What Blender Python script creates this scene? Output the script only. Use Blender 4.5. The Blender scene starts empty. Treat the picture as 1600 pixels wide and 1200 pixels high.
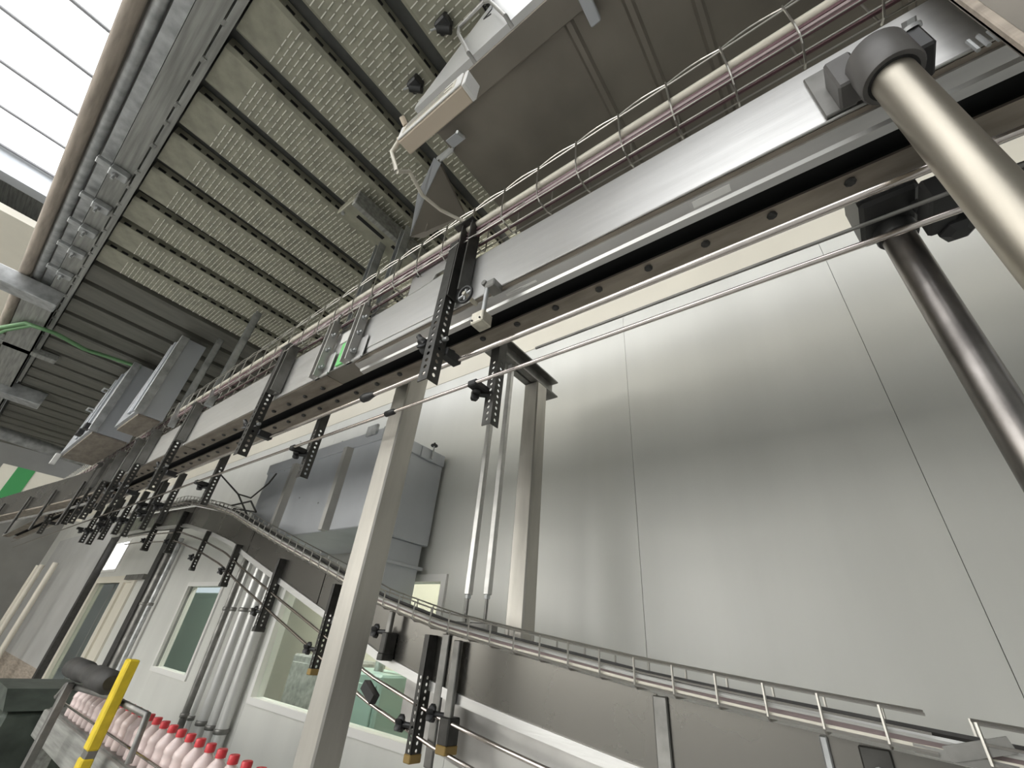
import bpy, bmesh, math, random
from mathutils import Vector, Matrix
random.seed(7)
S = bpy.context.scene
C = S.collection
H0 = 1.5                      # eye height: all builders below take heights relative to the eye

# ------------------------------------------------------------------ camera
YAW, PITCH, ROLL, FPX = map(float, (-40.163, 32.206, 5.804, 660.5))
ya, pi_, ro = (math.radians(a) for a in (YAW, PITCH, ROLL))
fw = Vector((math.cos(pi_)*math.sin(ya), math.cos(pi_)*math.cos(ya), math.sin(pi_)))
r0 = Vector((math.cos(ya), -math.sin(ya), 0)); u0 = r0.cross(fw)
rt = math.cos(ro)*r0 + math.sin(ro)*u0; up = rt.cross(fw)
cam = bpy.data.cameras.new('camera'); cam.sensor_width = 36; cam.lens = FPX/1600*36
cam.clip_start = 0.02; cam.clip_end = 200
co = bpy.data.objects.new('camera', cam); C.objects.link(co)
co.matrix_world = Matrix(((rt.x, up.x, -fw.x, 0), (rt.y, up.y, -fw.y, 0), (rt.z, up.z, -fw.z, H0), (0, 0, 0, 1)))
S.camera = co

# ------------------------------------------------------------------ world, exposure
S.view_settings.view_transform = 'Standard'; S.view_settings.look = 'None'
S.view_settings.gamma = 1; S.view_settings.use_curve_mapping = False
S.view_settings.exposure = 0.06
S.cycles.max_bounces = 7; S.cycles.diffuse_bounces = 4; S.cycles.glossy_bounces = 4; S.cycles.transparent_max_bounces = 8
W = bpy.data.worlds.new('world'); S.world = W; W.use_nodes = True
W.node_tree.nodes['Background'].inputs[0].default_value = (0.85, 0.92, 1.0, 1)
W.node_tree.nodes['Background'].inputs[1].default_value = 0.9
ROOF_E = 2.4
REAR_E = 5.2                  # glowing windows added behind the camera as fill light                  # rooflight luminance

def ray(px, py):
    return ((px-800)*rt - (py-600)*up + FPX*fw)
def PY(px, py, y): d = ray(px, py); return d*(y/d.y)     # point of a plane at a known depth
def PZ(px, py, z): d = ray(px, py); return d*(z/d.z)
def PX(px, py, x): d = ray(px, py); return d*(x/d.x)

# ------------------------------------------------------------------ materials
def mat(name, col, rough=.5, metal=0., noise=0., nscale=8., stretch=(1,1,1), bump=0., bscale=60., spec=.5, emit=0., alpha=None, trans=0., coat=0., col2=None, aniso=0.):
    m = bpy.data.materials.new(name); m.use_nodes = True
    nt = m.node_tree; b = nt.nodes['Principled BSDF']; L = nt.links.new
    b.inputs['Base Color'].default_value = (*col, 1); b.inputs['Roughness'].default_value = rough
    b.inputs['Metallic'].default_value = metal; b.inputs['Specular IOR Level'].default_value = spec
    b.inputs['Transmission Weight'].default_value = trans; b.inputs['Coat Weight'].default_value = coat
    b.inputs['Anisotropic'].default_value = aniso
    if emit: b.inputs['Emission Color'].default_value = (*col, 1); b.inputs['Emission Strength'].default_value = emit
    if noise or bump or col2:
        tc = nt.nodes.new('ShaderNodeTexCoord'); mp = nt.nodes.new('ShaderNodeMapping'); mp.inputs['Scale'].default_value = stretch
        L(tc.outputs['Object'], mp.inputs['Vector'])
    if noise or col2:
        n = nt.nodes.new('ShaderNodeTexNoise'); n.inputs['Scale'].default_value = nscale; n.inputs['Detail'].default_value = 6
        L(mp.outputs[0], n.inputs['Vector'])
        mx = nt.nodes.new('ShaderNodeMix'); mx.data_type = 'RGBA'
        c2 = col2 or tuple(max(0, c*(1-noise)) for c in col); c1 = col if col2 else tuple(min(1, c*(1+noise*.5)) for c in col)
        mx.inputs[6].default_value = (*c1, 1); mx.inputs[7].default_value = (*c2, 1)
        rp = nt.nodes.new('ShaderNodeValToRGB'); rp.color_ramp.elements[0].position = .35; rp.color_ramp.elements[1].position = .7
        L(n.outputs[0], rp.inputs[0]); L(rp.outputs[0], mx.inputs[0]); L(mx.outputs[2], b.inputs['Base Color'])
        if metal > .3 or rough < .4:
            mr = nt.nodes.new('ShaderNodeMapRange'); mr.inputs[3].default_value = max(.05, rough-.07); mr.inputs[4].default_value = rough+.1
            L(n.outputs[0], mr.inputs[0]); L(mr.outputs[0], b.inputs['Roughness'])
    if bump:
        n2 = nt.nodes.new('ShaderNodeTexNoise'); n2.inputs['Scale'].default_value = bscale; n2.inputs['Detail'].default_value = 3
        L(mp.outputs[0], n2.inputs['Vector'])
        bp = nt.nodes.new('ShaderNodeBump'); bp.inputs['Strength'].default_value = bump; bp.inputs['Distance'].default_value = .004
        L(n2.outputs[0], bp.inputs['Height']); L(bp.outputs[0], b.inputs['Normal'])
    return m
M = {}
M['wall'] = mat('painted_panel', (.70, .70, .66), .30, noise=.05, nscale=1.2, stretch=(3, 1, .3), bump=.10, bscale=14, spec=.6)
M['joint'] = mat('panel_joint', (.22, .22, .21), .7)
M['doorgrey'] = mat('grey_door_paint', (.50, .50, .49), .45, noise=.1, nscale=1.5)
M['seamgrey'] = mat('seam_grey', (.30, .30, .31), .6)
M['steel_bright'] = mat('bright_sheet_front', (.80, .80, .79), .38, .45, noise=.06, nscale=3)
M['endwall'] = mat('grey_end_wall', (.27, .265, .25), .6, noise=.2, nscale=1)
M['cream'] = mat('cream_paint', (.74, .70, .60), .5, noise=.06, nscale=2)
M['floor'] = mat('concrete_floor', (.40, .40, .385), .45, noise=.25, nscale=1.5, bump=.1)
M['rear'] = mat('grey_panel', (.62, .63, .62), .5, noise=.06, nscale=.6)
M['roof'] = mat('translucent_rooflight', (.97, .98, 1.0), .6, emit=ROOF_E)
M['rear_fill'] = mat('added_fill_window', (1.0, .985, .94), .6, emit=REAR_E)
M['steel'] = mat('brushed_stainless', (.66, .655, .64), .40, 1., noise=.10, nscale=4, stretch=(.6, 6, 6), bump=.05, bscale=40)
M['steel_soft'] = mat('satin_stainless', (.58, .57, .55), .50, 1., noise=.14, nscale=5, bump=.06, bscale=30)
M['steel_low'] = mat('stainless_dark_reflection', (.19, .182, .165), .26, .85, noise=.08, nscale=2)  # the dark hall's reflection is put into this base colour
M['steel_warm'] = mat('tarnished_flange', (.36, .315, .265), .50, .75, noise=.25, nscale=7, stretch=(1, 4, 4))
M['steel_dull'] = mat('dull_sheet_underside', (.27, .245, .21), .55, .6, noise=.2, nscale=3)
M['polish'] = mat('polished_rod', (.72, .66, .62), .16, 1.)
M['tube'] = mat('satin_tube', (.44, .405, .34), .42, 1., noise=.10, nscale=14, stretch=(1, 1, .25), bump=.03)
M['tube_dark'] = mat('stained_tube', (.30, .28, .265), .33, 1., noise=.45, nscale=11, stretch=(1, 1, .7), bump=.1, bscale=25)
M['post'] = mat('box_section_steel', (.52, .50, .46), .42, .95, noise=.15, nscale=5, stretch=(3, 3, .5), bump=.04)
M['galv'] = mat('galvanised_steel', (.52, .53, .53), .48, .8, noise=.3, nscale=16, bump=.05)
M['galv_old'] = mat('dusty_galvanised', (.36, .36, .335), .6, .5, noise=.3, nscale=6, stretch=(.5, 9, 9), bump=.06, bscale=20)
M['lag'] = mat('dusty_pipe_lagging', (.42, .36, .30), .75, 0, noise=.3, nscale=8, stretch=(.6, 5, 5), bump=.12)
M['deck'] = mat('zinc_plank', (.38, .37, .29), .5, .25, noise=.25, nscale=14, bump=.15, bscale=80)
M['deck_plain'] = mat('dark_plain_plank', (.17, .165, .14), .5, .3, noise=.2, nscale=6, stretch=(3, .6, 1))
M['deck_dk'] = mat('plank_gap_sheet', (.11, .112, .105), .6, .3, noise=.3, nscale=10)
M['ridge'] = mat('louvre_edge', (.92, .91, .82), .4, .2)
M['blackst'] = mat('blackened_steel', (.075, .073, .068), .42, .55, noise=.3, nscale=20)
M['greyst'] = mat('grey_bracket_steel', (.26, .255, .24), .45, .8, noise=.3, nscale=12)
M['blackpl'] = mat('black_plastic', (.022, .022, .022), .42, 0, bump=.04, bscale=200)
M['collar'] = mat('dark_grey_nylon', (.105, .10, .095), .45, 0, noise=.2, nscale=12, bump=.05)
M['slot'] = mat('black_slot', (.010, .010, .010), .7)
M['boxst'] = mat('blue_grey_sheet', (.55, .57, .60), .38, .35, noise=.1, nscale=2.5, stretch=(1, 1, .6), bump=.04, bscale=10)
M['white'] = mat('white_plastic', (.82, .81, .78), .4)
M['beige'] = mat('beige_plastic', (.66, .56, .44), .45)
M['conduit'] = mat('pale_conduit', (.72, .68, .58), .35, 0, noise=.08, nscale=20)
M['purple'] = mat('plum_cable', (.16, .085, .095), .4)
M['pinkc'] = mat('pale_plum_cable', (.42, .34, .34), .4)
M['wire'] = mat('zinc_wire', (.55, .53, .49), .3, .9)
M['brass'] = mat('cast_pale_metal', (.70, .66, .56), .4, .7, noise=.2, nscale=30)
M['yellow'] = mat('yellow_paint', (.83, .62, .03), .45, 0, noise=.15, nscale=20)
M['red'] = mat('red_cap', (.66, .05, .06), .4)
M['bottle'] = mat('pale_pink_bottle', (.80, .66, .63), .25, 0, noise=.1, nscale=20)
M['greencable'] = mat('green_cable', (.13, .27, .12), .5)
M['green'] = mat('green_tape', (.22, .72, .24), .5)
M['greensign'] = mat('green_stripe', (.05, .30, .09), .5)
M['rubber'] = mat('rubber', (.05, .048, .045), .6, noise=.3, nscale=20)
M['amber'] = mat('amber_end_cap', (.33, .22, .07), .5)
M['glass'] = mat('window_glass', (.85, .95, .92), .03, trans=1.0)
g_ = M['glass']; nt = g_.node_tree; nt.nodes.clear()
o_ = nt.nodes.new('ShaderNodeOutputMaterial'); mx_ = nt.nodes.new('ShaderNodeMixShader'); t_ = nt.nodes.new('ShaderNodeBsdfTransparent'); gl_ = nt.nodes.new('ShaderNodeBsdfGlossy'); fr_ = nt.nodes.new('ShaderNodeLayerWeight'); mu_ = nt.nodes.new('ShaderNodeMath'); mu_.operation = 'POWER'; mu_.inputs[1].default_value = 4; ml_ = nt.nodes.new('ShaderNodeMath'); ml_.operation = 'MULTIPLY_ADD'; ml_.inputs[1].default_value = .5; ml_.inputs[2].default_value = .03
t_.inputs[0].default_value = (.93, .97, .95, 1); gl_.inputs['Roughness'].default_value = .05; fr_.inputs[0].default_value = .5
nt.links.new(fr_.outputs[1], mu_.inputs[0]); nt.links.new(mu_.outputs[0], ml_.inputs[0]); nt.links.new(ml_.outputs[0], mx_.inputs[0]); nt.links.new(t_.outputs[0], mx_.inputs[1]); nt.links.new(gl_.outputs[0], mx_.inputs[2]); nt.links.new(mx_.outputs[0], o_.inputs[0])
M['machine'] = mat('dark_green_machine', (.07, .085, .07), .5, .2, noise=.4, nscale=8)
M['teal'] = mat('teal_sheet', (.36, .50, .46), .4)
M['ink'] = mat('black_ink', (.03, .03, .03), .6)
M['pipe'] = mat('white_pipe', (.66, .66, .64), .3, .3)
M['added_lamp'] = mat('added_lamp_tube', (1, .96, .86), .5, emit=13)
M['lamp'] = mat('tube_lamp', (1, .97, .90), .5, emit=22)

# ------------------------------------------------------------------ mesh builder
class MB:
    def __init__(s): s.v = []; s.f = []; s.sm = []
    def add(s, vs, fs, sm=None):
        o = len(s.v); s.sm += sm or [False]*len(fs); s.v += [Vector(v) for v in vs]; s.f += [tuple(i+o for i in f) for f in fs]; return s
    def box(s, x0, x1, y0, y1, z0, z1):
        return s.add([(x0,y0,z0),(x1,y0,z0),(x1,y1,z0),(x0,y1,z0),(x0,y0,z1),(x1,y0,z1),(x1,y1,z1),(x0,y1,z1)],
                     [(0,3,2,1),(4,5,6,7),(0,1,5,4),(1,2,6,5),(2,3,7,6),(3,0,4,7)])
    def bbox(s, x0, x1, y0, y1, z0, z1, b=.004):
        """box with chamfered edges"""
        bm = bmesh.new(); bmesh.ops.create_cube(bm, size=1)
        for v in bm.verts: v.co = Vector(((x0+x1)/2+v.co.x*(x1-x0), (y0+y1)/2+v.co.y*(y1-y0), (z0+z1)/2+v.co.z*(z1-z0)))
        bmesh.ops.bevel(bm, geom=bm.edges[:], offset=b, segments=1, affect='EDGES', profile=.5)
        bm.verts.index_update(); s.add([v.co for v in bm.verts], [[v.index for v in f.verts] for f in bm.faces]); bm.free(); return s
    def obox(s, c, u, v, w, a, b, d):
        """oriented box: centre, three axes, half sizes"""
        c = Vector(c); u = Vector(u).normalized()*a; v = Vector(v).normalized()*b; w = Vector(w).normalized()*d
        return s.add([c-u-v-w, c+u-v-w, c+u+v-w, c-u+v-w, c-u-v+w, c+u-v+w, c+u+v+w, c-u+v+w],
                     [(0,3,2,1),(4,5,6,7),(0,1,5,4),(1,2,6,5),(2,3,7,6),(3,0,4,7)])
    def prism(s, pts, d):
        """planar polygon pts extruded by vector d"""
        n = len(pts); d = Vector(d); pts = [Vector(p) for p in pts]
        return s.add(pts+[p+d for p in pts], [tuple(range(n-1,-1,-1)), tuple(range(n,2*n))]+[(i,(i+1)%n,n+(i+1)%n,n+i) for i in range(n)])
    def tube(s, pts, r, n=8, cap=True, rad=None):
        pts = [Vector(p) for p in pts]; rings = []
        up_ = None
        for i, p in enumerate(pts):
            t = (pts[min(i+1, len(pts)-1)]-pts[max(i-1, 0)]).normalized()
            if up_ is None:
                up_ = Vector((0,0,1)) if abs(t.z) < .9 else Vector((0,1,0))
            a = t.cross(up_).normalized(); b = a.cross(t).normalized(); up_ = b
            rr = rad[i] if rad else r
            rings.append([p+a*rr*math.cos(2*math.pi*k/n)+b*rr*math.sin(2*math.pi*k/n) for k in range(n)])
        vs = [v for g in rings for v in g]; fs = []
        for i in range(len(pts)-1):
            for k in range(n): fs.append((i*n+k, i*n+(k+1)%n, (i+1)*n+(k+1)%n, (i+1)*n+k))
        sm = [n > 6]*len(fs)
        if cap: fs += [tuple(range(n-1,-1,-1)), tuple((len(pts)-1)*n+k for k in range(n))]; sm += [False]*2
        return s.add(vs, fs, sm)
    def cyl(s, a, b, r, n=16, r2=None): return s.tube([a, b], r, n, rad=[r, r2 if r2 else r])
    def lathe(s, c, prof, n=24, axis='z'):
        c = Vector(c); vs = []; fs = []
        for (r, h) in prof:
            for k in range(n):
                ca, sa = r*math.cos(2*math.pi*k/n), r*math.sin(2*math.pi*k/n)
                vs.append(c+(Vector((ca,sa,h)) if axis == 'z' else Vector((sa,-h,ca)) if axis == 'y' else Vector((h,ca,sa))))
        for i in range(len(prof)-1):
            for k in range(n): fs.append((i*n+k, i*n+(k+1)%n, (i+1)*n+(k+1)%n, (i+1)*n+k))
        sm = [n > 6]*len(fs)+[False]*2
        fs += [tuple(range(n-1,-1,-1)), tuple((len(prof)-1)*n+k for k in range(n))]
        return s.add(vs, fs, sm)
    def extr(s, prof, x0, x1, close=False):
        """open (y,z) profile swept along x"""
        n = len(prof); k = n if close else n-1
        return s.add([(x0,y,z) for y,z in prof]+[(x1,y,z) for y,z in prof], [(i,(i+1)%n,n+(i+1)%n,n+i) for i in range(k)])
    def perf(s, o, u, v, width, n, pitch, r, th, plain0=0., plain1=0.):
        """perforated flat bar from o along u, width along v; plain lengths at both ends"""
        o = Vector(o); u = Vector(u).normalized(); v = Vector(v).normalized(); w = u.cross(v)*th
        def slab(a, b):
            if b-a > 1e-5:
                q = [o+u*a, o+u*b, o+u*b+v*width, o+u*a+v*width]; s.prism(q, w)
        slab(0, plain0); L = plain0+n*pitch; slab(L, L+plain1)
        h = pitch/2
        for i in range(n):
            c = o+u*(plain0+(i+.5)*pitch)+v*(width/2); hw = width/2
            outer = [(h,0),(h,hw),(0,hw),(-h,hw),(-h,0),(-h,-hw),(0,-hw),(h,-hw)]
            vs = [c+u*a+v*b for a,b in outer]+[c+u*(r*math.cos(k*math.pi/4))+v*(r*math.sin(k*math.pi/4)) for k in range(8)]
            vs += [p+w for p in vs]
            fs = []
            for k in range(8):
                j = (k+1)%8
                fs += [(k, 8+k, 8+j, j), (16+k, 16+j, 24+j, 24+k), (8+k, 24+k, 24+j, 8+j)]
                if k in (1, 2, 5, 6): fs.append((k, j, 16+j, 16+k))
            s.add(vs, fs)
        return s
    def mesh(s, name, m, base=(0,0,0), smooth=None):
        b = Vector(base); me = bpy.data.meshes.new(name)
        me.from_pydata([v-b for v in s.v], [], s.f); me.materials.append(m)
        bm = bmesh.new(); bm.from_mesh(me); bmesh.ops.recalc_face_normals(bm, faces=bm.faces[:])
        if any(s.sm):
            for f, k in zip(bm.faces, s.sm): f.smooth = k
            for e in bm.edges:
                if len(e.link_faces) == 2 and e.calc_face_angle(0) > math.radians(50): e.smooth = False
        bm.to_mesh(me); bm.free()
        return me

def link(name, me, parent=None, loc=None):
    o = bpy.data.objects.new(name, me); C.objects.link(o)
    if parent: o.parent = parent
    if loc is not None: o.location = loc
    return o
def tag(o, label, cat, group=None, kind=None):
    if label: o['label'] = label
    if cat: o['category'] = cat
    if group: o['group'] = group
    if kind: o['kind'] = kind
    return o
class Thing:
    def __init__(s, name, label, cat, base, group=None, kind=None):
        s.b = Vector(base); s.o = bpy.data.objects.new(name, None); C.objects.link(s.o)
        s.o.empty_display_size = .05; s.o.location = s.b+Vector((0,0,H0)); tag(s.o, label, cat, group, kind)
    def part(s, name, mb, m, smooth=35, parent=None, label=None, kind=None):
        o = link(name, mb.mesh(name, M[m], s.b, smooth), parent or s.o)
        if label: o['label'] = label
        if kind: o['kind'] = kind
        return o
def single(name, mb, m, label, cat, group=None, kind=None, smooth=35, base=None):
    if base is None:
        n = len(mb.v); base = Vector((sum(v.x for v in mb.v)/n, sum(v.y for v in mb.v)/n, min(v.z for v in mb.v)))
    o = link(name, mb.mesh(name, M[m], base, smooth)); o.location = Vector(base)+Vector((0,0,H0)); return tag(o, label, cat, group, kind)
def shell(name, mb, m): return single(name, mb, m, None, None, kind='structure', base=(0,0,0))
def copy_thing(root, delta, label, group=None):
    r = root.copy(); C.objects.link(r); r.location = root.location+Vector(delta); r['label'] = label
    if group: r['group'] = group
    for ch in root.children:
        c = ch.copy(); C.objects.link(c); c.parent = r
        for g in ch.children:
            d = g.copy(); C.objects.link(d); d.parent = c
    return r

def star(mb, c, axis, r=.022, h=.018, lobes=5):
    """star grip knob with lobes around an axis"""
    c = Vector(c); ax = Vector(axis).normalized(); a = ax.orthogonal().normalized(); b = ax.cross(a); n = lobes*6
    prof = [r*(.78+.28*math.cos(lobes*2*math.pi*k/n)) for k in range(n)]
    lv = [(0, .75), (.2, 1.), (.8, 1.), (1., .72)]
    vs = [c+ax*h*t+(a*math.cos(2*math.pi*k/n)+b*math.sin(2*math.pi*k/n))*prof[k]*s for t, s in lv for k in range(n)]
    fs = [(i*n+k, i*n+(k+1)%n, (i+1)*n+(k+1)%n, (i+1)*n+k) for i in range(3) for k in range(n)]
    fs += [tuple(range(n-1,-1,-1)), tuple(3*n+k for k in range(n))]
    mb.add(vs, fs, [True]*(3*n)+[False]*2); return mb

# ================================================================== SETTING
YW = 2.16
shell('floor', MB().box(-19, 7, -9, 6, -1.56, -1.5), 'floor')
shell('wall_rear', MB().box(-19, 7, -9.1, -9, -1.5, 5), 'rear')
for i in range(4):  # unseen emissive windows, added to the rear wall to fill the scene evenly
    x0 = -14.5+3.4*i
    w_ = bpy.data.objects.new('window_%d' % (10+i), None); C.objects.link(w_); w_.location = (x0, -9, H0); w_['kind'] = 'structure'
    link('window_frame', MB().box(x0-.1, x0, -9, -8.9, .3, 3.3).box(x0+3, x0+3.1, -9, -8.9, .3, 3.3).box(x0, x0+3, -9, -8.9, .2, .3).box(x0, x0+3, -9, -8.9, 3.3, 3.4).mesh('window_frame', M['white'], (x0, -9, 0)), w_)
    link('glow_pane', MB().box(x0, x0+3, -8.99, -8.97, .3, 3.3).mesh('glow_pane', M['rear_fill'], (x0, -9, 0)), w_)
shell('wall_right', MB().box(7, 7.1, -9, 2.16, -1.5, 5), 'rear')
shell('wall_left', MB().box(-19.1, -19, -9, 6, -1.5, 5), 'endwall')
# hall roof: white translucent rooflight panels with seams
rf = shell('ceiling', MB().box(-19, 7, -9, 6, 5.08, 5.12), 'galv_old')
pm = MB().box(-.33, .33, 0, 8.45, 0, .008).mesh('ceiling_panel', M['roof'])
x = -7.5
while x < 2.2:
    link('ceiling_panel', pm, rf, (x+.35, -8.9, 5.02)); x += .70
sm_ = MB().box(-.018, .018, -8.9, -.45, 5.0, 5.018).mesh('panel_seam', M['seamgrey'])
x = -7.5
while x < 2.2: link('panel_seam', sm_, rf, (x, 0, 0)); x += .70
shell('trim_1', MB().box(-7.75, -7.55, -9, -.6, 4.7, 5.02), 'boxst')
shell('trim_2', MB().box(-19, -7.75, -9, -.6, 4.3, 4.4), 'cream')

# back wall: sandwich panels with open joints; windows and doors let in
openings = [(-4.25, -2.24, -.5, .36), (-6.67, -5.68, -.49, .345), (-11.2, -8.95, -1.5, .40)]
wb = shell('wall_back', MB().box(-19, 7, YW+.085, YW+.10, 2.05, 2.42).box(-19, 7, YW+.02, YW+.10, 5., 5.02), 'joint')
WT = 2.05
k = -17
while True:
    x0 = .277+1.152*k; x1 = x0+1.152; k += 1
    if x0 > 6.9: break
    a, b = x0+.0012, x1-.0012
    cuts = sorted({a, b, *[c for o in openings for c in o[:2] if a < c < b]})
    mb = MB()
    for c0, c1 in zip(cuts, cuts[1:]):
        m_ = (c0+c1)/2; op = [o for o in openings if o[0] < m_ < o[1]]
        if op:
            mb.box(c0, c1, YW, YW+.08, op[0][3], WT)
            if op[0][2] > -1.5: mb.box(c0, c1, YW, YW+.08, -1.5, op[0][2])
        else: mb.box(c0, c1, YW, YW+.08, -1.5, WT)
    o = link('wall_panel', mb.mesh('wall_panel', M['wall']), wb)
jm = MB()
for k in range(-17, 7): jm.box(.277+1.152*k-.004, .277+1.152*k+.004, YW+.006, YW+.03, -1.5, WT)
o = link('joint_strip', jm.mesh('joint_strip', M['joint']), wb)
shell('trim_3', MB().box(-19, 7, YW-.004, YW+.08, WT, 2.42), 'cream')
shell('baseboard_back', MB().box(-8.9, 7, YW-.02, YW-.001, -1.5, -1.38), 'rear')

# room behind the windows
shell('wall_room', MB().box(-12, -1.6, 5.0, 5.1, -1.5, 1.9), 'cream')
shell('wall_room_right', MB().box(-1.7, -1.6, YW+.1, 5.0, -1.5, 1.9), 'cream')
shell('ceiling_room', MB().box(-12, -1.6, YW+.1, 5.1, 1.9, 1.95), 'white')

def window(idx, o, fw_=.045, mull=()):
    x0, x1, z0, z1 = o[0]+.008, o[1]-.008, o[2]+.008, o[3]-.008
    root = bpy.data.objects.new('window_%d' % idx, None); C.objects.link(root); root.location = (x0, YW, z0+H0); root['kind'] = 'structure'
    b = Vector((x0, YW, z0))
    mb = MB().box(x0-fw_, x1+fw_, YW-.018, YW+.09, z1, z1+fw_).box(x0-fw_, x1+fw_, YW-.018, YW+.09, z0-fw_, z0).box(x0-fw_, x0, YW-.018, YW+.09, z0, z1).box(x1, x1+fw_, YW-.018, YW+.09, z0, z1)
    for m_ in mull: mb.box(m_-.02, m_+.02, YW+.0, YW+.06, z0, z1)
    link('window_frame', mb.mesh('window_frame', M['white'], b), root)
    link('pane', MB().box(x0, x1, YW+.03, YW+.036, z0, z1).mesh('pane', M['glass'], b), root)
openings.append((-11.3, -10.45, .62, 1.10))
window(3, openings[3]); link('glow_pane', MB().box(-11.3, -10.45, YW-.004, YW+.002, .62, 1.10).mesh('glow_pane', M['roof'], (-11.3, YW, .62)), bpy.data.objects['window_3'])
window(1, openings[0]); window(2, openings[1])
dr = bpy.data.objects.new('door_1', None); C.objects.link(dr); dr.location = (-11.2, YW, -1.5+H0); dr['kind'] = 'structure'
b = Vector((-11.2, YW, -1.5))
link('door_frame', MB().box(-11.25, -11.1, YW-.03, YW+.08, -1.5, .40).box(-9.05, -8.9, YW-.03, YW+.08, -1.5, .40).box(-11.25, -8.9, YW-.03, YW+.08, .40, .5).box(-9.65, -9.45, YW-.03, YW+.08, -1.5, .40).mesh('door_frame', M['cream'], b), dr)
link('pane', MB().box(-11.1, -9.65, YW+.02, YW+.03, -1.4, .4).mesh('pane', M['glass'], b), dr)
link('door_leaf', MB().box(-9.45, -9.05, YW, YW+.05, -1.5, .4).mesh('door_leaf', M['cream'], b), dr)
link('door_closer', MB().box(-9.3, -8.4, YW-.08, YW-.03, .43, .50).mesh('door_closer', M['greyst'], b), dr)
dr2 = bpy.data.objects.new('door_2', None); C.objects.link(dr2); dr2.location = (-17, YW, -1.5+H0); dr2['kind'] = 'structure'
b = Vector((-17, YW, -1.5))
link('door_leaf', MB().box(-17.4, -11.55, YW-.06, YW-.02, -.95, 1.5).mesh('door_leaf', M['doorgrey'], b), dr2)
link('kick_panel', MB().box(-17.4, -11.55, YW-.06, YW-.02, -1.5, -.95).mesh('kick_panel', M['lag'], b), dr2)
link('door_frame', MB().box(-11.55, -11.4, YW-.1, YW, -1.5, 1.5).mesh('door_frame', M['rubber'], b), dr2)

# ================================================================== MEZZANINE DECK OVERHEAD
ZD = 1.93
dk = Thing('mezzanine_deck', 'grey mezzanine deck of perforated planks spanning overhead towards the wall', 'platform', (-3, .8, ZD))
dk.part('deck_sheet', MB().box(-9.0, -.52, -.262, 1.66, ZD+.06, ZD+.075).box(-.52, 3.0, .32, 1.66, ZD+.06, ZD+.075), 'deck_dk')
def plank_mesh(y1):
    w = .098
    mb = MB()
    # shallow pan: flat face, sloped shoulders up to the sheet
    prof = [(-w-.020, .055), (-w-.016, .012), (-w, .0), (w, .0), (w+.016, .012), (w+.020, .055)]
    n = len(prof)
    mb.add([(px, 0, pz) for px, pz in prof]+[(px, y1, pz) for px, pz in prof], [(i, i+1, n+i+1, n+i) for i in range(n-1)]+[tuple(range(n))])
    lo = MB(); rows = int(y1/.0225)
    for r in range(rows):
        if r < 6: continue
        y = r*.0225
        for c in range(4):
            xc = -.069+c*.046+(.010 if r % 2 else -.010)
            lo.obox((xc, y, -.0018), (1, 0, 0), (0, 1, 0), (0, 0, 1), .0180, .0018, .0022)
    sl = MB()
    for r in range(int(y1/.06)):
        y = .02+r*.06
        sl.box(w+.0165, w+.0195, y, y+.034, .016, .030)
    return (mb.mesh('plank', M['deck']), lo.mesh('louvre_row', M['ridge']), sl.mesh('edge_slots', M['slot']))
long_ = plank_mesh(1.89)
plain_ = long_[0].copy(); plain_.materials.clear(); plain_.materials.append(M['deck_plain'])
for i in range(-5, 28):
    xc = -1.30-.30*i+.03
    if xc > -.5: continue
    pl, lo, sl = long_
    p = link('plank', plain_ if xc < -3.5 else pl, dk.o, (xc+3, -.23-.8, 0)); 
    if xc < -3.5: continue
    p2 = link('louvre_row', lo, p); p2['kind'] = 'stuff'
    p3 = link('edge_slots', sl, p); p3['kind'] = 'stuff'
# edge of the deck with its clips
dk.part('edge_angle', MB().box(-6.4, -.52, -.262, -.256, ZD-.02, ZD+.08).box(-6.4, -.52, -.262, -.235, ZD-.022, ZD-.016), 'galv_old')
cm = MB().obox((0, 0, 0), (1, .2, 0), (0, 1, 0), (0, 0, 1), .014, .008, .007).mesh('edge_clip', M['galv_old'])
for i in range(28):
    link('edge_clip', cm, dk.o, (-.35-.17*i+random.uniform(-.05, .05)+3, -.262-.8, -.02+random.uniform(-.004, .006)))

# galvanised runs along the deck edge (each a separate run)
single('edge_beam', MB().extr([(-.275,ZD+.02),(-.275,ZD+.16),(-.285,ZD+.16),(-.285,ZD+.03),(-.355,ZD+.03),(-.355,ZD+.16),(-.362,ZD+.16),(-.362,ZD+.02)], -9, -.2, True), 'galv_old', 'galvanised channel beam bolted along the open edge of the deck', 'beam')
single('cable_channel', MB().extr([(-.37,ZD+.05),(-.37,ZD+.13),(-.376,ZD+.13),(-.376,ZD+.056),(-.414,ZD+.056),(-.414,ZD+.13),(-.42,ZD+.13),(-.42,ZD+.05)], -9, -.2, True), 'galv', 'narrow zinc cable channel running outside the edge beam', 'cable channel')
single('service_pipe', MB().tube([(-9, -.452, ZD+.06), (-.2, -.452, ZD+.06)], .024, 14), 'galv', 'thin grey service pipe beside the lagged brown pipe', 'pipe')
single('lagged_pipe', MB().tube([(-9, -.512, ZD+.05), (-.2, -.512, ZD+.05)], .031, 16), 'lag', 'dusty brown lagged pipe along the white rooflight', 'pipe')
single('cable_ladder', MB().box(-9, -.2, -.53, -.27, ZD+.17, ZD+.18).box(-9, -.2, -.545, -.53, ZD+.10, ZD+.20), 'galv_old', 'dusty cable ladder lying over the pipes at the deck edge', 'cable tray')
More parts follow.
